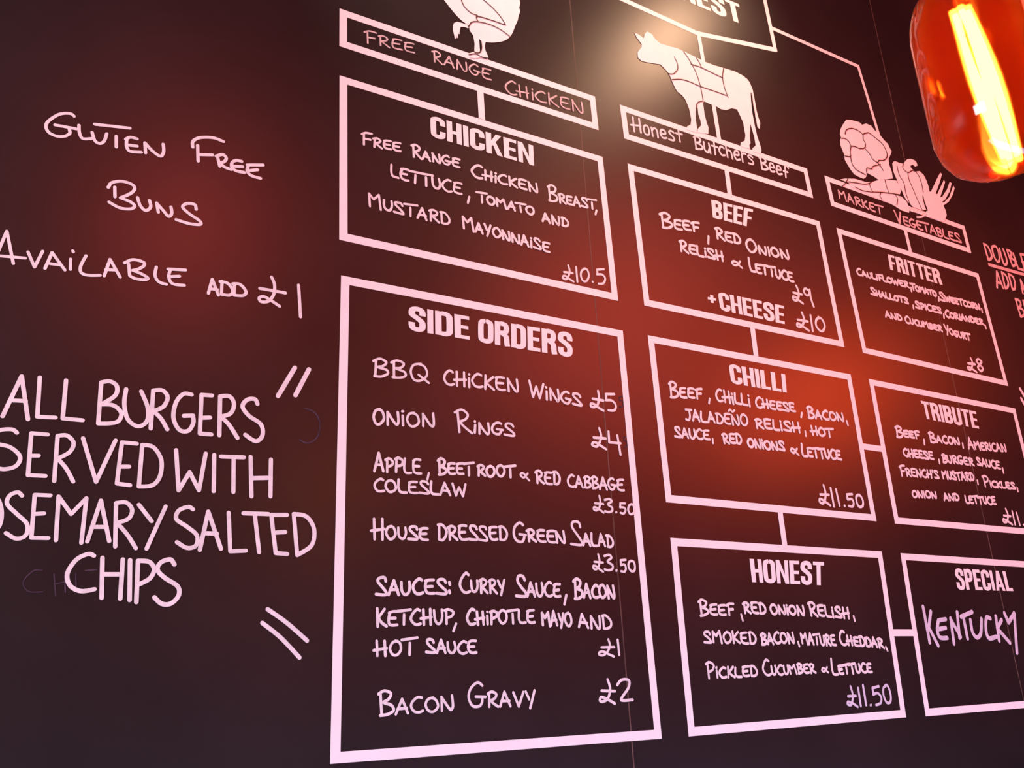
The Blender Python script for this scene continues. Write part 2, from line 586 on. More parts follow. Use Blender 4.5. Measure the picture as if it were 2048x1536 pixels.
p = panel('so', 'tall white bordered menu panel headed SIDE ORDERS, largest on the board',
          [(682, 550.9), (1245.3, 661.6), (1323.3, 1477.4), (659.9, 1528)])
h = heading(p, 'A2', 'SIDE', (537, 722), (537, 888), (952, 955), (948, 797))
h['label'] = 'painted word SIDE of the heading'
h = heading(p, 'A2', 'ORDERS', (1012, 808), (1012, 968), (1655, 1075), (1650, 910))
h['label'] = 'painted word ORDERS of the heading'
line_part(p, [('A2', 'BBQ', 290, 1203, 668, 1240, 116, 17),
              ('A2', '^CHiCKEN', 778, 1255, 1285, 1312, 92, 17, dict(cap=1.1)),
              ('C2', '^WiNGS', 1428, 108, 1785, 182, 84, 16, dict(cap=1.3)),
              ('C2', '$5', 1845, 190, 2025, 215, 112, 17)])
line_part(p, [('C2', '^ONiON', 360, 303, 780, 322, 98, 18, dict(cap=1.05)),
              ('C2', '^RiNGS', 928, 352, 1325, 383, 84, 17, dict(cap=1.8)),
              ('D2', '$4', 15, 945, 215, 958, 122, 17)])
line_part(p, [('C2', '^APPLE', 370, 622, 688, 640, 98, 18, dict(cap=1.2)),
              (',', 'C2', 742, 635, 732, 680, 15),
              ('C2', '^BEET', 808, 643, 1040, 648, 82, 18, dict(cap=1.35)),
              ('C2', 'ROOT', 1072, 655, 1325, 664, 78, 18),
              ('C2', '&', 1365, 660, 1422, 682, 52, 14),
              ('C2', 'RED', 1475, 702, 1640, 716, 84, 17),
              ('P', 'CABBAGE', 1135.5, 974, 1247, 981, 23, 4.6)])
line_part(p, [('C2', 'COLESLAW', 370, 757, 1000, 797, 84, 18)])
line_part(p, [('D3', '$3.s5o', 25, 218, 305, 230, 96, 15)], 'price_line')
line_part(p, [('C2', '^HOUSE', 358, 1085, 735, 1092, 90, 19, dict(cap=1.45)),
              ('C2', '^DRESSED', 805, 1092, 1280, 1095, 96, 18, dict(cap=1.2)),
              ('C2', '^GREEN', 1322, 1098, 1675, 1115, 84, 18, dict(cap=1.6)),
              ('C2', '^SALAD', 1712, 1122, 2003, 1142, 82, 17, dict(cap=2.0))])
line_part(p, [('D3', '$3.s5o', 20, 615, 312, 628, 104, 15)], 'price_line')
line_part(p, [('C', '^SAUCES:', 380, 182, 893, 178, 100, 21, dict(cap=1.25)),
              ('C', '^CURRY', 955, 165, 1262, 172, 88, 18, dict(cap=1.5)),
              ('C', '^SAUCE', 1340, 195, 1640, 196, 94, 19, dict(cap=1.6)),
              (',', 'C', 1680, 185, 1667, 248, 17),
              ('C', '^BACON', 1735, 203, 2013, 208, 88, 18, dict(cap=1.6))])
line_part(p, [('C', '^KETCHUP', 385, 397, 910, 382, 100, 20, dict(cap=1.2)),
              (',', 'C', 928, 380, 909, 430, 17),
              ('C', '^CHiPOTLE', 1003, 387, 1465, 375, 90, 19, dict(cap=1.15)),
              ('C', 'MAYO', 1515, 390, 1718, 396, 90, 18),
              ('C', 'AND', 1765, 403, 1990, 420, 92, 18)])
line_part(p, [('C', 'HOT', 375, 605, 650, 590, 104, 20),
              ('C', 'SAUCE', 725, 582, 1065, 583, 88, 19),
              ('D3', '$1', 60, 1202, 212, 1195, 108, 16)])
line_part(p, [('C', '^BACON', 400, 1003, 912, 972, 104, 20, dict(cap=1.55)),
              ('C', '^GRAVY', 1012, 945, 1472, 942, 100, 19, dict(cap=1.7)),
              ('D4', '$2', 130, 478, 575, 458, 300, 36)])

p = panel('be', 'white bordered menu panel headed BEEF with a plus CHEESE line',
          [(1254.7, 327), (1638.5, 443), (1688.9, 694.9), (1288.4, 611.1)])
heading(p, 'D', 'BEEF', (825, 340), (838, 462), (1100, 530), (1112, 407))
h = heading(p, 'D', '+', (800, 972), (805, 1052), (862, 1062), (856, 985))
h['label'] = 'small painted plus sign before CHEESE'
h = heading(p, 'D', 'CHEESE', (872, 970), (890, 1092), (1328, 1190), (1322, 1065))
h['label'] = 'second painted heading reading CHEESE'
line_part(p, [('D', '^BEEF', 488, 525, 748, 562, 62, 15, dict(cap=1.75)),
              (',', 'D', 808, 590, 806, 640, 14),
              ('D', '^RED', 862, 602, 1028, 645, 64, 15, dict(cap=1.25)),
              ('D', '^ONiON', 1072, 688, 1358, 748, 58, 15, dict(cap=1.5))])
line_part(p, [('D', '^RELiSH', 615, 692, 912, 762, 64, 15, dict(cap=1.25)),
              ('D', '&', 965, 782, 1032, 800, 48, 14),
              ('D', '^LETTUCE', 1092, 825, 1388, 900, 64, 15, dict(cap=1.35))])
line_part(p, [('D', '$9', 1388, 1035, 1520, 1055, 104, 14)], 'price_line')
line_part(p, [('D', '$10', 1412, 1218, 1612, 1246, 104, 14)], 'price_line')

p = panel('cl', 'white bordered menu panel headed CHILLI, between BEEF and the lower panel',
          [(1295.1, 670.4), (1700.9, 748.9), (1752.8, 1042.6), (1331.8, 1004.5)])
heading(p, 'D2', 'CHILLI', (945, 368), (965, 500), (1342, 565), (1330, 440))
line_part(p, [('D2', '^BEEF', 545, 592, 765, 605, 66, 15, dict(cap=1.5)),
              (',', 'D2', 815, 605, 811, 638, 13),
              ('D2', '^CHiLLi', 862, 622, 1095, 657, 76, 15, dict(cap=1.1)),
              ('D2', '^CHEESE', 1133, 662, 1400, 695, 58, 14, dict(cap=1.25)),
              (',', 'D2', 1445, 702, 1440, 732, 13),
              ('D2', '^BACON', 1488, 735, 1732, 758, 58, 14, dict(cap=1.35)),
              (',', 'D2', 1751, 758, 1759, 786, 13)])
l = line_part(p, [('D2', 'JALADENO', 655, 752, 1078, 793, 72, 15),
                  ('D2', 'RELiSH', 1130, 802, 1437, 837, 66, 15),
                  (',', 'D2', 1468, 828, 1472, 860, 13),
                  ('D2', 'HOT', 1513, 850, 1655, 868, 58, 14)])
ink = Ink(0.0007)
strokes_px(ink, 'D2', 's 945,690 955,680 970,695 985,685', 12)
ink.build('tilde', CHALK, l)
line_part(p, [('D2', 'SAUCE', 580, 867, 815, 886, 66, 15),
              (',', 'D2', 836, 880, 838, 910, 13),
              ('D2', 'RED', 908, 907, 1036, 916, 68, 15),
              ('D2', 'ONiONS', 1078, 935, 1328, 962, 60, 15),
              ('D2', '&', 1370, 973, 1420, 988, 46, 13),
              ('D2', '^LETTUCE', 1450, 997, 1715, 1025, 62, 15, dict(cap=1.4))])
line_part(p, [('D3', '$11.s5o', 1570, 172, 1870, 184, 118, 15)], 'price_line')

p = panel('ho', 'white bordered menu panel headed HONEST, lowest of its column',
          [(1340.3, 1075.7), (1763, 1102.7), (1812, 1434.7), (1377, 1473)])
heading(p, 'D3', 'HONEST', (1087, 538), (1105, 697), (1597, 720), (1595, 560))
line_part(p, [('D3', '^BEEF', 750, 928, 985, 918, 74, 16, dict(cap=1.4)),
              (',', 'D3', 1030, 918, 1042, 960, 14),
              ('D3', 'RED', 1050, 907, 1200, 912, 76, 16),
              ('D3', 'ONiON', 1235, 912, 1462, 922, 64, 16),
              ('D3', '^RELiSH', 1500, 925, 1772, 945, 72, 16, dict(cap=1.35)),
              (',', 'D3', 1798, 930, 1806, 962, 14)])
line_part(p, [('D3', 'SMOKED', 780, 1112, 1135, 1117, 76, 16),
              ('D3', 'BACON', 1170, 1122, 1395, 1112, 76, 16),
              (',', 'D3', 1418, 1105, 1428, 1135, 14),
              ('D3', 'MATURE', 1445, 1118, 1678, 1132, 72, 15),
              ('D3', '^CHEDDAR', 1708, 1122, 2005, 1147, 64, 15, dict(cap=1.45)),
              (',', 'D3', 2018, 1140, 2030, 1166, 13)])
line_part(p, [('D3', '^PiCKLED', 800, 1352, 1142, 1340, 70, 16, dict(cap=1.5)),
              ('D3', '^CUCUMBER', 1185, 1335, 1537, 1314, 64, 15, dict(cap=1.6)),
              ('D3', '&', 1580, 1308, 1622, 1312, 38, 12),
              ('D3', '^LETTUCE', 1655, 1327, 1922, 1312, 62, 16, dict(cap=1.7))])
line_part(p, [('F4', '$11.50', 245, 815, 700, 768, 190, 24)], 'price_line', CHALK_LILAC)

p = panel('fr', 'narrow looking white bordered menu panel headed FRITTER, under the vegetables',
          [(1672.4, 455.6), (1956.3, 547.3), (2016.3, 772.3), (1725.5, 705.6)])
heading(p, 'F', 'FRITTER', (608, 328), (635, 478), (1135, 625), (1100, 478))
line_part(p, [('F', '^CAULiFLOWER', 318, 525, 812, 652, 54, 16, dict(cap=1.25)),
              (',', 'F', 832, 650, 838, 686, 16),
              ('F', '^TOMATO', 840, 668, 1080, 735, 48, 16, dict(cap=1.3)),
              (',', 'F', 1100, 742, 1100, 776, 16),
              ('F', '^SWEETCORN', 1118, 768, 1498, 862, 54, 16, dict(cap=1.5)),
              (',', 'F', 1512, 855, 1518, 885, 15)])
line_part(p, [('F', '^SHALLOTS', 450, 712, 808, 805, 52, 16, dict(cap=1.35)),
              (',', 'F', 854, 820, 857, 850, 16),
              ('F', '^SPiCES', 882, 842, 1127, 897, 56, 16, dict(cap=1.15)),
              (',', 'F', 1148, 908, 1150, 940, 16),
              ('F', '^CORiANDER', 1168, 928, 1530, 1008, 52, 16, dict(cap=1.25)),
              (',', 'F', 1545, 1012, 1553, 1040, 15)])
line_part(p, [('F', 'AND', 592, 932, 748, 968, 58, 16),
              ('F', '^CUCUMBER', 782, 985, 1132, 1072, 54, 16, dict(cap=1.3)),
              ('F', '^YOGURT', 1165, 1085, 1405, 1158, 56, 16, dict(cap=1.5))])
line_part(p, [('F', '$8', 1378, 1442, 1537, 1458, 126, 18)], 'price_line')

p = panel('tr', 'white bordered menu panel headed TRIBUTE, cut by the right edge of the view',
          [(1737, 757.7), (2029.7, 817.1), (2092.5, 1072), (1789.7, 1047.3)])
heading(p, 'F2', 'TRIBUTE', (925, 295), (962, 466), (1487, 565), (1455, 400))
line_part(p, [('F2', '^BEEF', 692, 637, 915, 655, 66, 18, dict(cap=1.7)),
              (',', 'F2', 958, 668, 962, 714, 17),
              ('F2', '^BACON', 1018, 688, 1300, 717, 66, 18, dict(cap=1.55)),
              (',', 'F2', 1328, 705, 1335, 748, 16),
              ('F2', '^AMERiCAN', 1388, 755, 1750, 785, 72, 16, dict(cap=1.55))])
line_part(p, [('F2', 'CHEESE', 767, 828, 1050, 860, 72, 18),
              (',', 'F2', 1102, 860, 1108, 898, 16),
              ('F2', 'BURGER', 1140, 885, 1437, 917, 74, 17),
              ('F2', 'SAUCE', 1472, 912, 1692, 950, 72, 16),
              (',', 'F2', 1712, 942, 1722, 988, 16)])
line_part(p, [('F2', "^FRENCH'S", 735, 1012, 1102, 1040, 74, 17, dict(cap=1.45)),
              ('F2', 'MUSTARD', 1140, 1046, 1442, 1062, 74, 17),
              (',', 'F2', 1470, 1060, 1477, 1096, 16),
              ('F2', '^PiCKLES', 1535, 1117, 1835, 1142, 60, 16, dict(cap=1.75)),
              (',', 'F2', 1852, 1128, 1860, 1165, 16)])
line_part(p, [('F2', 'ONiON', 850, 1222, 1082, 1232, 64, 17),
              ('F2', 'AND', 1152, 1247, 1297, 1252, 64, 17),
              ('F2', 'LETTUCE', 1362, 1277, 1650, 1292, 72, 17)])
line_part(p, [('F2', '$11.s5o', 1725, 1478, 2070, 1500, 128, 17)], 'price_line')

p = panel('sp', 'white bordered menu panel headed SPECIAL, at the lower right corner',
          [(1800.5, 1106.3), (2100, 1126), (2165, 1406), (1851.1, 1432.8)])
heading(p, 'F3', 'SPECIAL', (1250, 465), (1280, 668), (1815, 683), (1772, 495))
kl = bpy.data.objects.new('handwritten_line', None)
C.objects.link(kl)
kl.parent = p
ink = Ink(0.0007)
strokes_px(ink, 'F3', '''p 948,832 1012,1175; p 1022,878 1003,1030; p 1003,1030 1093,1205
p 1165,952 1095,965; s 1095,965 1085,1060 1112,1128 1180,1132; p 1098,1048 1165,1035
p 1212,945 1245,1188; p 1212,950 1308,1120; p 1275,885 1298,1130
p 1312,930 1418,882; p 1335,935 1375,1138
s 1402,960 1422,1075 1465,1128 1502,1085 1508,950
s 1592,945 1555,940 1552,1060 1580,1135 1650,1120
p 1645,925 1678,1158; p 1700,960 1660,1040 1780,1178
p 1728,895 1768,985 1822,895; p 1822,895 1848,1275''', 32)
ink.build('word', CHALK_LILAC, kl)

# banners under the drawings
BG = 'white framed name banners under the drawings'
p = panel('cb', 'long white bordered banner reading Free Range Chicken, under the chicken',
          [(678.8, 17), (1189.7, 193.4), (1197, 260.7), (678.5, 92.5)], 'name_banner', 'banner', BG)
line_part(p, [('A', '^FREE', 238, 288, 575, 363, 68, 11, dict(cap=1.3)),
              ('A', '^RANGE', 700, 418, 1098, 552, 70, 11, dict(cap=1.1)),
              ('A', '^CHiCKEN', 1198, 630, 1730, 778, 76, 11, dict(cap=1.2))], m=CHALK_THIN)
p = panel('bb', 'white bordered banner with handwritten butchers beef line, under the cow',
          [(1239.2, 209.4), (1613.6, 337.5), (1626.2, 396.7), (1248.1, 277)], 'name_banner', 'banner', BG)
line_part(p, [('W', 'Honest', 218, 1262, 700, 1375, 128, 17),
              ('P', 'Butchers', 1390, 297, 1508, 331, 27, 3.4),
              ('P', 'Beef', 1522, 337, 1578, 356, 25, 3.4)])
p = panel('vb', 'white bordered banner reading Market Vegetables, under the vegetables',
          [(1648.3, 351), (1928.5, 452.1), (1942.5, 506.9), (1662.3, 411.5)], 'name_banner', 'banner', BG)
line_part(p, [('V', '^MARKET', 183, 948, 600, 1100, 78, 14, dict(cap=1.1)),
              ('V', '^VEGETABLES', 735, 1172, 1355, 1375, 82, 15, dict(cap=1.35))], m=CHALK_THIN)

# sign with the shop name, its left part and top outside the view
x, z = U(1395, 67)
p = empty('name_sign', (x, 0, z), 'white outlined sign showing the letters EST, cut by the top edge', 'sign')
ink = Ink(0.0005)
for a, b in (((830, -190), (1397, 68)), ((1395, 67), (1551, 100)), ((1551, 103), (1487, -200)), ((1490, -198), (820, -190))):
    ink.ribbon([U(*a), U(*b)], 0.0068, False)
ink.build('border', PAINT, p)
heading(p, 'W', 'HONEST', (300, -345), (345, -150), (1278, 240), (1235, 42))

# connector lines between the panels
CG = 'white connector lines between panels'


def connector(label, crop, pts, w=0.0142, cap=False):
    P = [U(*cp(crop, *q)) for q in pts]
    ink = Ink(0.0008)
    ink._run([Vector(q) for q in P], w / 2, False)
    o = ink.build('connector_line', PAINT)
    o.location = (0, 0, 0)
    o['label'], o['category'], o['group'] = label, 'line', CG
    return o


connector('short white line joining the Free Range Chicken banner to CHICKEN', 'A', [(1024, 612), (1036, 815)])
connector('short white line joining the butchers beef banner to BEEF', 'D', [(930, 128), (953, 305)])
connector('short white line joining BEEF to CHILLI', 'D2', [(1106, 112), (1132, 316)])
connector('short white line joining CHILLI to the panel below it', 'D3', [(1296, 218), (1328, 448)])
connector('short white line joining the Market Vegetables banner to FRITTER', 'F', [(778, 98), (828, 308)], 0.013)
connector('short level white line joining CHILLI to TRIBUTE', 'F2', [(358, 732), (572, 762)], 0.0142)
connector('short level white line joining the lower panel to SPECIAL', 'F3', [(660, 1082), (872, 1082)], 0.0142)
connector('white line dropping from the sign onto the cow back', 'W', [(845, 315), (897, 610)], 0.0125)
connector('white line between the cow belly and its banner', 'W', [(992, 1005), (1045, 1335)], 0.0125)
connector('long bent white line from the sign to the cauliflower', 'X', [(755, 258), (1612, 638), (1812, 1300)], 0.0115)


# ------------------------------------------------------------------ drawings
def poly_ink(ink, crop, txt, sm=0):
    pts = [cp(crop, *map(float, q.split(','))) for q in txt.split()]
    if sm:
        pts = smooth(pts + [pts[0]], sm)[:-1]
    ink.poly([U(*q) for q in pts])


def drawn(parent, name, crop, outline, sm=2, y=0.0011, m=None):
    ink = Ink(y)
    poly_ink(ink, crop, outline, sm)
    return ink.build(name, m or PAINT, parent)


def cut_lines(parent, crop, txt, w, y=0.0019, name='cut_line'):
    for st in txt.replace('\n', ';').split(';'):
        if st.strip():
            ink = Ink(y)
            strokes_px(ink, crop, st, w)
            ink.build(name, LINE, parent)
            y += 0.00006


x, z = U(965, 115)
e = empty('chicken_drawing', (x, 0, z), 'white silhouette of a chicken standing on the left banner, cut by the top edge', 'drawing')
body = drawn(e, 'body', 'A', '''775,0 812,48 850,95 900,145 945,178 950,205 962,225 978,245 1010,262 1035,285 1060,290 1100,293 1140,291 1190,280 1222,258 1245,225 1262,180
1280,140 1285,110 1297,80 1290,55 1298,20 1292,0 1300,-60 1330,-120 1420,-260 1440,-330 1360,-350 1270,-290 1180,-230 1060,-220 930,-240 850,-310 800,-420 760,-470 690,-450 660,-400
640,-370 665,-350 650,-300 680,-290 690,-220 690,-140 715,-70''', 2)
drawn(body, 'back_leg', 'A', '975,238 985,300 983,352 1000,362 1022,358 1018,300 1014,262', 0, 0.0013)
drawn(body, 'front_leg', 'A', '1026,285 1030,320 1030,345 1020,372 1060,385 1078,388 1060,350 1054,320 1060,288', 0, 0.0013)
drawn(e, 'foot', 'A', '942,385 950,366 975,356 1000,368 1040,364 1066,376 1078,388 1074,411 1058,398 1020,396 985,402 952,395', 0, 0.0015)
drawn(e, 'raised_foot', 'A', '''945,192 932,170 900,160 866,150 844,160 836,185 838,212 846,242 850,272 858,262 860,232 864,262 870,262 872,232 882,236 884,210
890,186 915,186 940,196''', 0, 0.0013)
cut_lines(e, 'A', '''s 892,0 915,50 960,92 1003,108; s 1042,0 1105,55 1155,110 1188,160 1188,172 1120,148 1003,115 1006,148
s 945,182 965,155 1010,152 1090,172 1160,205 1222,250; s 1028,290 1032,330 1018,362 985,362; s 945,378 990,372 1040,395 1072,400''', 6, name='feather_line')

x, z = U(1400, 270)
e = empty('cow_drawing', (x, 0, z), 'white silhouette of a cow with butchery cut lines, standing on the middle banner', 'drawing')
drawn(e, 'body', 'W', '''232,318 262,328 322,368 330,330 352,305 400,330 430,375 480,420 560,445 640,465 700,492 760,522 830,555 900,592 1000,630 1090,655 1200,690 1285,735 1328,790 1345,860 1350,960 1362,1080
1385,1200 1410,1310 1440,1400 1452,1440 1445,1478 1405,1468 1362,1455 1365,1425 1395,1400 1382,1320 1345,1190 1338,1300 1346,1375 1334,1395 1342,1432 1290,1420 1248,1402 1252,1370 1290,1355 1297,1300 1275,1180
1240,1100 1215,1052 1165,1042 1110,1060 1060,1050 1015,1022 960,1003 900,975 890,990 905,1100 925,1180 942,1225 940,1288 885,1282 835,1272 840,1240 872,1205 865,1160 845,1100 838,1030 822,1040 818,1140 834,1235 830,1278 780,1262 728,1245
738,1215 770,1200 777,1150 757,1050 722,960 690,918 640,880 600,800 565,712 530,670 480,620 420,612 350,600 300,588 265,555 262,505 298,455 302,425 262,375''', 0)
drawn(e, 'tail', 'W', '1300,745 1335,790 1365,860 1385,960 1402,1060 1418,1125 1438,1180 1434,1242 1412,1225 1398,1150 1380,1080 1362,960 1345,880', 0, 0.0014)
cut_lines(e, 'W', '''s 562,712 605,712 642,670 642,615 612,550; s 590,768 670,765 750,785 860,832 1000,880 1112,920; s 700,496 760,585 820,700 862,830 888,965
s 770,620 870,652 1000,715 1075,750; s 822,558 850,600 872,650; s 1085,655 1075,750 1095,850 1128,940; s 885,977 845,985 824,1020 820,1120; s 1352,900 1365,1000 1385,1110''', 7)

x, z = U(1780, 400)
e = empty('vegetable_drawing', (x, 0, z), 'white drawing of cauliflower, carrots, pepper and bulb on the right banner', 'drawing')
b = drawn(e, 'cauliflower', 'V', '''215,240 250,190 300,195 335,205 375,215 400,240 440,228 490,250 520,290 575,340 610,385 650,425 670,470 685,495 670,535 655,565 660,620 685,690 697,755
560,770 520,740 445,700 440,740 415,758 370,740 325,715 290,670 260,620 235,575 232,530 215,490 195,440 190,390 200,360 188,330 195,280''', 0)
cut_lines(b, 'V', '''s 235,330 250,290 300,275 365,300 405,335 410,380 430,420 425,460 380,470 330,450 290,445; s 405,335 440,320 470,322 530,370 590,420 625,480 640,540 610,580 560,582
s 290,445 270,400 230,372 200,372; s 292,450 284,500 288,545 235,540; s 430,475 470,520 500,570 545,602 560,582; s 288,545 300,610 340,670 430,720; s 545,602 575,640 600,680; s 440,700 445,658 490,665 503,642 575,622''', 7, name='floret_line')
c1 = drawn(e, 'carrot', 'V', '''190,765 240,756 330,758 440,790 490,790 560,770 640,765 730,775 760,830 775,880 760,912 680,905 600,888 480,884 400,870 340,842 270,795''', 0, 0.0012)
c2 = drawn(e, 'carrot', 'V', '''270,800 380,852 480,888 580,893 700,908 780,930 830,980 857,1050 850,1085 780,1062 700,1012 600,962 500,927 400,882 300,835''', 0, 0.0013)
cut_lines(c1, 'V', 's 470,800 478,840 502,884; s 618,768 632,830 658,900; s 262,760 240,800 205,836; s 330,838 400,872 480,886 600,890 760,912; s 270,790 350,800 430,812 490,792', 6, name='carrot_line')
cut_lines(c2, 'V', 's 580,893 570,925 590,955; s 715,912 740,950 732,1012', 6, name='carrot_line')
b = drawn(e, 'pepper', 'V', '''690,612 705,592 720,590 755,605 795,614 815,590 835,570 870,568 900,578 922,600 932,630 910,642 885,622 862,635 870,655 885,670 915,690 950,685 990,720 1020,780 1040,840 1047,885 985,890 980,940
1000,1020 1015,1055 980,1062 930,1045 890,1030 860,1000 830,970 800,920 785,880 760,840 735,770 700,690''', 0, 0.0014)
cut_lines(b, 'V', 's 735,640 755,720 800,800 820,900 870,1030; s 838,705 850,770 880,840 930,960 975,1058; s 915,695 950,745 975,830 985,888; s 795,614 790,660 840,700 880,680 915,692', 7, name='pepper_line')
drawn(e, 'leaf', 'V', '860,1050 900,1058 988,1080 978,1102 930,1088 868,1072', 0, 0.0015)
drawn(e, 'bulb', 'V', '''980,890 1010,878 1060,882 1090,820 1120,755 1150,700 1166,715 1142,800 1105,900 1120,908 1152,840 1185,768 1196,790 1172,870 1150,930 1168,932 1215,860 1240,788 1258,800 1240,880 1195,960 1160,985 1188,985 1235,935 1275,825 1288,848 1270,910 1230,980
1180,1015 1200,1060 1212,1110 1190,1162 1150,1170 1100,1145 1030,1120 1018,1090 1030,1060 1000,980''', 0, 0.0016)
ink = Ink(0.0017)
strokes_px(ink, 'V', 's 925,1128 970,1125 1000,1105 1022,1075', 12)
ink.build('root', PAINT, e)

# ------------------------------------------------------------------ free handwriting on the left and right
x, z = U(300, 610)
e = empty('handwritten_note', (x, 0, z), 'thin chalk writing about gluten free buns, upper left', 'writing')


def traced(parent, rows, crop, w, m=None):
    L = bpy.data.objects.new('handwritten_line', None)
    C.objects.link(L)
    L.parent = parent
    for r in rows:
        ink = Ink(0.0006)
        strokes_px(ink, crop, r, w)
        ink.build('word', m or CHALK, L)
    return L


traced(e, ['''s 455,162 430,146 365,150 300,190 282,225 300,262 345,284 395,286 428,268 426,244; p 338,216 468,240
s 485,218 488,265 508,300 560,300; s 566,262 582,312 612,330 640,315 656,270; p 582,212 798,236; p 714,285 714,352
s 842,302 800,292 772,305; s 778,308 778,350 800,378 868,384; p 785,340 842,346; p 890,326 894,388; s 894,330 935,375 985,408 1005,380 1002,335''',
           '''s 1372,318 1310,295 1230,294 1186,316 1184,352; p 1214,342 1217,438; p 1220,398 1306,400
p 1336,410 1350,470; s 1328,408 1368,398 1390,420 1376,442 1348,450; s 1348,450 1380,475 1420,490
s 1485,440 1450,434 1426,448 1424,475 1450,498 1500,508; p 1430,470 1490,472; p 1518,462 1616,462; s 1525,468 1518,500 1545,528 1600,544; p 1525,498 1582,492'''], 'L1', 19)
traced(e, ['''s 665,600 688,570 750,562 808,580 828,605 805,635 740,664; s 740,664 800,688 828,715 800,732 735,725 670,690; p 705,598 706,658
s 845,662 862,712 895,742 925,720 918,680; p 962,695 972,752; s 962,696 1005,745 1035,778 1055,760 1050,720
s 1205,735 1195,705 1145,700 1122,722 1160,760 1225,805 1228,828 1160,822 1082,798'''], 'L1', 19)
traced(e, ['''p -40,1060 42,868 82,1068; p -30,1018 155,1034; p 172,996 212,1090 262,992; p 276,1098 320,1000 398,1108; p 292,1066 372,1078
p 434,1040 432,1104; p 447,990 450,996; s 528,1020 495,1085 500,1125 545,1140 615,1140; p 640,1144 676,1042 738,1152; p 650,1105 712,1108
s 765,1064 815,1044 878,1058 885,1080 850,1102 815,1110; s 815,1110 870,1132 908,1158 880,1168 825,1158 796,1142; p 790,1072 796,1140
s 960,1090 952,1140 975,1180 1022,1196; p 1032,1102 1140,1108; s 1045,1112 1036,1150 1060,1192 1132,1202; p 1045,1148 1102,1146''',
           '''p 1280,1250 1304,1164 1342,1262; p 1290,1222 1335,1228; p 1364,1176 1360,1254; s 1352,1178 1400,1190 1430,1235 1410,1262 1360,1256
p 1440,1190 1438,1262; s 1430,1192 1475,1196 1510,1238 1495,1264 1438,1262''',
           '''s 1668,1150 1686,1195 1682,1255 1650,1298 1605,1302 1592,1280 1620,1270 1670,1298 1718,1330; p 1596,1220 1754,1248; p 1834,1200 1846,1395'''], 'L1', 19)

x, z = U(300, 1210)
e = empty('handwritten_note', (x, 0, z), 'bold chalk lettering about burgers served with chips, lower left', 'writing')
traced(e, ['p 15,392 128,155 165,410; p 62,298 152,302; p 235,162 220,395 328,400; p 390,180 370,405 488,416',
           '''p 598,192 580,435; s 598,192 650,186 690,215 680,270 600,322; s 600,322 670,328 716,372 700,420 650,434 580,435
s 745,232 734,320 755,410 815,452 868,420 872,340 834,245; p 905,240 890,465; s 905,240 960,240 990,280 965,335 905,362; s 905,362 950,405 988,470
s 1132,265 1085,260 1040,310 1024,400 1058,472 1112,478 1142,430 1138,388; p 1085,390 1140,388; p 1252,270 1190,266 1180,495 1248,500; p 1185,402 1240,400
p 1300,275 1295,505; s 1300,275 1355,275 1382,320 1362,375 1302,395; s 1302,395 1350,440 1402,520; s 1520,320 1505,292 1460,295 1432,335 1470,390 1540,440 1550,505 1510,540 1448,502'''], 'L2', 25)
traced(e, ['''s 100,490 70,470 0,475 -45,510 -20,552 60,575 118,630 95,685 20,705 -50,685; p 282,500 185,492 165,740 268,745; p 175,625 228,625
p 340,510 320,775; s 340,508 395,506 435,550 410,605 340,642; s 340,642 390,700 432,778; p 490,522 567,780 682,535; p 808,555 720,546 690,790 768,800; p 702,690 762,690
p 840,562 820,805; s 840,562 905,575 952,650 945,745 900,800 820,808''',
           'p 1040,592 1055,830 1120,722 1175,830 1215,612; p 1265,620 1262,835; p 1305,630 1440,635; p 1380,640 1378,840; p 1480,632 1485,865; p 1600,648 1597,865; p 1488,758 1600,756'], 'L2', 25)
traced(e, ['''s -60,880 -15,880 8,940 6,1010 -20,1060 -60,1050; s 130,862 105,842 58,860 42,910 100,970 160,1030 152,1095 95,1115 35,1082; p 298,860 205,856 185,1110 285,1112; p 198,970 260,966
p 330,1125 346,866 420,970 510,876 480,1140; p 515,1132 596,890 645,1130; p 548,1046 630,1046; p 685,905 680,1162; s 685,905 745,902 780,945 758,998 690,1022; s 690,1022 750,1090 802,1172; p 820,915 895,1012; p 978,925 865,1175''',
           '''s 1140,942 1112,928 1055,950 1042,1000 1105,1045 1162,1095 1158,1155 1105,1170 1045,1136; p 1180,1182 1230,955 1305,1175; p 1202,1082 1282,1086; p 1350,962 1360,1190 1452,1186
p 1438,965 1585,970; p 1505,975 1530,1195; p 1695,975 1602,975 1628,1200 1696,1206; p 1618,1080 1685,1076; p 1735,970 1755,1212; s 1735,970 1810,985 1855,1060 1840,1155 1755,1212'''], 'L2', 25)
traced(e, ['''s 555,1216 520,1206 450,1240 398,1320 412,1390 475,1425 558,1414; p 605,1228 600,1465; p 725,1238 710,1470; p 610,1326 715,1326; p 768,1242 765,1478
p 815,1246 805,1490; s 815,1246 880,1252 910,1295 885,1350 815,1388; s 1030,1268 1005,1238 950,1256 930,1300 975,1348 1048,1396 1055,1450 1010,1498 955,1500 912,1462'''], 'L2', 27)
for crop, st in (('L2', 'p 1742,105 1642,272'), ('L2', 'p 1825,115 1745,268'), ('L3', 's 1660,430 1780,515 1905,625'), ('L3', 's 1627,515 1740,605 1858,730')):
    ink = Ink(0.0006)
    strokes_px(ink, crop, st, 27)
    ink.build('flourish', CHALK, e)

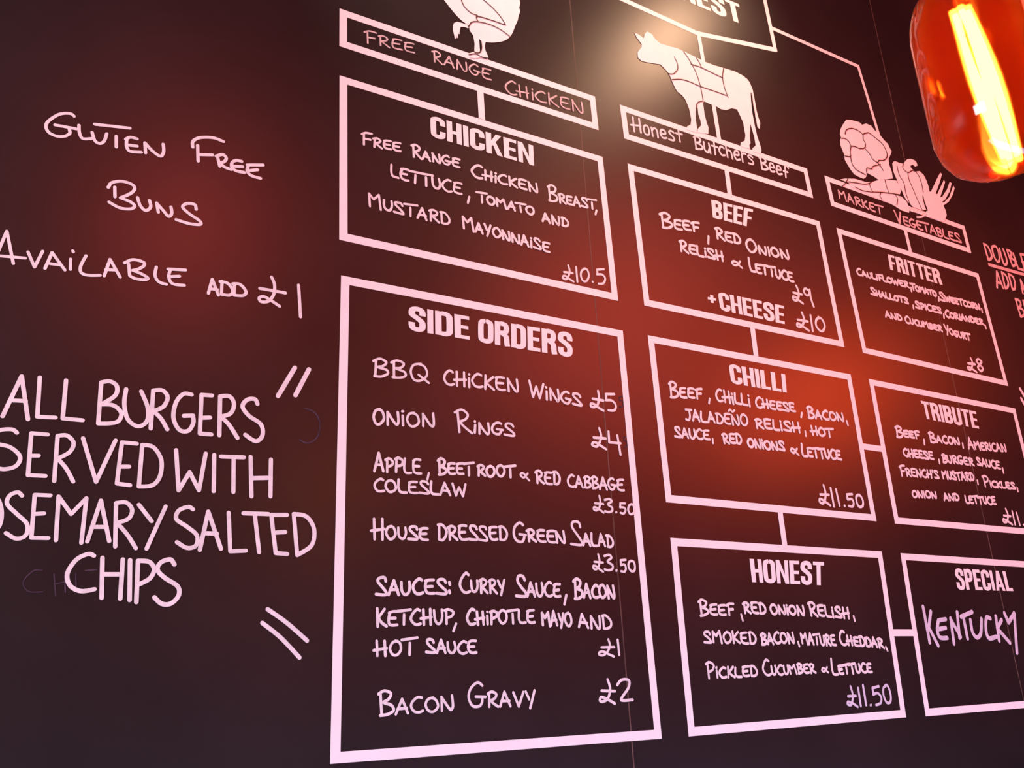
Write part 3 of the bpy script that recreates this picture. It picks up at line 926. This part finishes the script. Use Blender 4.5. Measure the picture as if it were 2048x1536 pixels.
x, z = U(1990, 600)
e = empty('handwritten_note', (x, 0, z), 'tall pink chalk lettering starting DOUBLE, at the right edge', 'writing')
traced(e, ['''p 190,335 255,560; s 190,335 245,370 292,470 298,530 255,560; s 340,365 305,385 330,500 375,580 408,560 398,460 365,380 338,365
s 408,400 450,560 480,625 512,600 500,520 460,410; p 512,420 590,640; s 512,420 560,440 575,490 548,525; s 548,525 610,560 635,620 595,645; p 600,470 670,680 740,700
p 790,490 700,480 760,700 830,730; p 725,590 780,600'''], 'K', 26, CHALK_THIN)
ink = Ink(0.0006)
strokes_px(ink, 'K', 'p 265,625 760,765 1000,830', 32)
ink.build('underline', CHALK_THIN, e)
traced(e, ['''p 375,940 372,720 460,950; p 370,870 430,885; p 440,730 490,955; s 440,730 500,780 532,880 520,940 490,955; p 535,755 590,970; s 535,755 600,800 625,900 620,960 590,970''',
           'p 735,1020 705,840 800,1040; p 720,960 780,970'], 'K', 26, CHALK_THIN)
traced(e, ['p 632,1105 705,1350; s 632,1105 690,1130 705,1190 675,1225; s 675,1225 730,1250 760,1320 705,1350; p 830,1150 740,1130 800,1370 880,1390; p 770,1250 830,1260'], 'K', 26, CHALK_THIN)
x, z = U(2045, 800)
e = empty('handwritten_mark', (x, 0, z), 'pair of short slanted chalk strokes beside TRIBUTE, at the right edge', 'writing')
for st in ('p 1880,180 1950,300', 'p 1892,275 1960,400', 'p 1950,300 1990,240'):
    ink = Ink(0.0006)
    strokes_px(ink, 'F2', st, 24)
    ink.build('stroke', CHALK, e)

# half wiped older writing
def ghost(label, px, crop, rows, w):
    x, z = U(*px)
    e = empty('wiped_writing', (x, 0, z), label, 'writing', 'faint wiped off writing')
    for r in rows:
        ink = Ink(0.0004)
        strokes_px(ink, crop, r, w)
        ink.build('word', GHOST, e)


ghost('faint wiped off letter beside the upper pair of slashes', (610, 880), 'L2', ['s 1800,345 1860,370 1890,440 1870,520 1815,550 1770,530'], 9)
ghost('faint wiped off CH left of the word CHIPS', (80, 1185), 'L3', ['s 262,190 210,190 155,240 145,280 180,320 265,322', 'p 335,210 345,345; p 335,275 400,260; p 400,200 405,325', 's 470,205 472,320; s 530,190 600,185'], 9)
ghost('faint wiped off digit beside the BBQ wings price', (1240, 830), 'D2', ['p 222,590 200,595 200,615; s 200,615 225,625 222,655 200,662'], 6)
ghost('faint wiped off digit beside the onion rings price', (1250, 890), 'D2', ['p 250,865 232,868 232,890; s 232,890 252,902 248,930 235,938'], 6)

# ------------------------------------------------------------------ the hanging amber bulb
zc = 0.80
cx_, cy_ = 2013, 338                       # lowest point of the bulb in the photograph
r_ = ray(cx_, cy_)
base = Vector((r_[0] * zc, -D + r_[2] * zc, CH - r_[1] * zc))
RB = 0.0525


def lathe(name, prof, m, parent, seg=48, smooth_=True, c=None):
    c = c or Vector((0, 0, 0))
    v, f = [], []
    for r, z in prof:
        for k in range(seg):
            a = 2 * math.pi * k / seg
            v.append((base.x + c.x + r * math.cos(a), base.y + c.y + r * math.sin(a), base.z + z))
    for i in range(len(prof) - 1):
        for k in range(seg):
            k2 = (k + 1) % seg
            f.append((i * seg + k, i * seg + k2, (i + 1) * seg + k2, (i + 1) * seg + k))
    return link_mesh(name, v, f, m, parent, smooth_)


amber = bpy.data.materials.new('amber_glass')
amber.use_nodes = True
nt = amber.node_tree
for n in list(nt.nodes):
    nt.nodes.remove(n)
out = nt.nodes.new('ShaderNodeOutputMaterial')
tr = nt.nodes.new('ShaderNodeBsdfTransparent')
tr.inputs[0].default_value = (0.98, 0.36, 0.07, 1)
rf = nt.nodes.new('ShaderNodeBsdfRefraction')
rf.inputs['IOR'].default_value = 1.12
rf.inputs['Roughness'].default_value = 0.35
rf.inputs['Color'].default_value = (1.0, 0.30, 0.04, 1)
tl = nt.nodes.new('ShaderNodeBsdfTranslucent')
tl.inputs[0].default_value = (0.6, 0.025, 0.003, 1)
gl = nt.nodes.new('ShaderNodeBsdfGlossy')
gl.inputs['Roughness'].default_value = 0.06
tcg = nt.nodes.new('ShaderNodeTexCoord')
nzg = nt.nodes.new('ShaderNodeTexNoise')
nzg.inputs['Scale'].default_value = 22
bpg = nt.nodes.new('ShaderNodeBump')
bpg.inputs['Strength'].default_value = 0.12
bpg.inputs['Distance'].default_value = 0.006
nt.links.new(tcg.outputs['Object'], nzg.inputs['Vector'])
nt.links.new(nzg.outputs['Fac'], bpg.inputs['Height'])
nt.links.new(bpg.outputs['Normal'], gl.inputs['Normal'])
fr = nt.nodes.new('ShaderNodeFresnel')
fr.inputs[0].default_value = 1.45
m1 = nt.nodes.new('ShaderNodeMixShader')
m1.inputs[0].default_value = 0.5
m2 = nt.nodes.new('ShaderNodeMixShader')
m2.inputs[0].default_value = 0.08
m3 = nt.nodes.new('ShaderNodeMixShader')
nt.links.new(tr.outputs[0], m1.inputs[1])
nt.links.new(rf.outputs[0], m1.inputs[2])
nt.links.new(m1.outputs[0], m2.inputs[1])
nt.links.new(tl.outputs[0], m2.inputs[2])
nt.links.new(fr.outputs[0], m3.inputs[0])
nt.links.new(m2.outputs[0], m3.inputs[1])
nt.links.new(gl.outputs[0], m3.inputs[2])
nt.links.new(m3.outputs[0], out.inputs[0])

fil = bpy.data.materials.new('glowing_filament')
fil.use_nodes = True
nt = fil.node_tree
for n in list(nt.nodes):
    nt.nodes.remove(n)
out = nt.nodes.new('ShaderNodeOutputMaterial')
em = nt.nodes.new('ShaderNodeEmission')
em.inputs[0].default_value = (1, 0.62, 0.28, 1)
em.inputs[1].default_value = 52
nt.links.new(em.outputs[0], out.inputs[0])

bulb = empty('pendant_bulb', tuple(base), 'large amber glass filament bulb hanging lit at the upper right', 'light bulb')
BH = 0.185
prof = [(0.0005, 0.0), (0.018, 0.001), (0.034, 0.006), (0.045, 0.014), (0.052, 0.026), (0.0555, 0.042), (RB, 0.060), (RB, 0.10), (RB, 0.150), (0.0505, 0.166),
        (0.0465, 0.180), (0.039, 0.193), (0.030, 0.205), (0.022, 0.214), (0.0175, 0.224), (0.0165, 0.236), (0.0165, 0.249)]
prof = [(a if i > 5 else a * 0.945, b) for i, (a, b) in enumerate(prof)]
NK = 0.024
glass = lathe('glass_envelope', prof, amber, bulb, 64)
lathe('screw_cap', [(0.0167, 0.238), (0.0175, 0.246), (0.0165, 0.252), (0.0175, 0.258), (0.0165, 0.264), (0.0175, 0.270), (0.012, 0.274), (0.0005, 0.275)], BRASS, bulb, 32)
lathe('lamp_holder', [(0.0190, 0.250), (0.0215, 0.252), (0.0215, 0.309), (0.014, 0.322), (0.005, 0.326), (0.0045, 0.336)], BRASS, bulb, 32)
lathe('cord', [(0.0035, 0.324), (0.0035, HC - 0.03 - base.z)], CORD, bulb, 12)
lathe('ceiling_rose', [(0.0005, HC - 0.035 - base.z), (0.02, HC - 0.034 - base.z), (0.05, HC - 0.012 - base.z), (0.05, HC - base.z)], BRASS, bulb, 32)


def tube(name, path, r, m, parent, seg=8):
    v, f = [], []
    P = [Vector(p) for p in path]
    for i, p in enumerate(P):
        t = ((P[min(i + 1, len(P) - 1)]) - P[max(i - 1, 0)]).normalized()
        a = t.orthogonal().normalized() if abs(t.z) < 0.9 else t.cross(Vector((0, 1, 0))).normalized()
        b = t.cross(a)
        for k in range(seg):
            th = 2 * math.pi * k / seg
            v.append(tuple(base + p + a * r * math.cos(th) + b * r * math.sin(th)))
    for i in range(len(P) - 1):
        for k in range(seg):
            k2 = (k + 1) % seg
            f.append((i * seg + k, i * seg + k2, (i + 1) * seg + k2, (i + 1) * seg + k))
    return link_mesh(name, v, f, m, parent, True)


tube('glass_stem', [(0, 0, 0.24), (0, 0, 0.215), (0, 0, 0.19), (0, 0, 0.174)], 0.006, CLEAR, bulb, 12)
# tight cage of long filament loops, leaning a little inside the envelope
NF = 5
for k in range(NF):
    a0 = 2 * math.pi * k / NF
    r0, r1 = 0.0035, 0.0065
    path = []
    for j in range(9):
        t = j / 8
        rr = r0 + (r1 - r0) * math.sin(t * math.pi) + 0.002
        path.append((-0.008 + 0.022 * (t) + rr * math.cos(a0 + t * 0.8), rr * math.sin(a0 + t * 0.8), 0.166 - 0.148 * t))
    tube('filament', path, 0.0028, fil, bulb, 6)
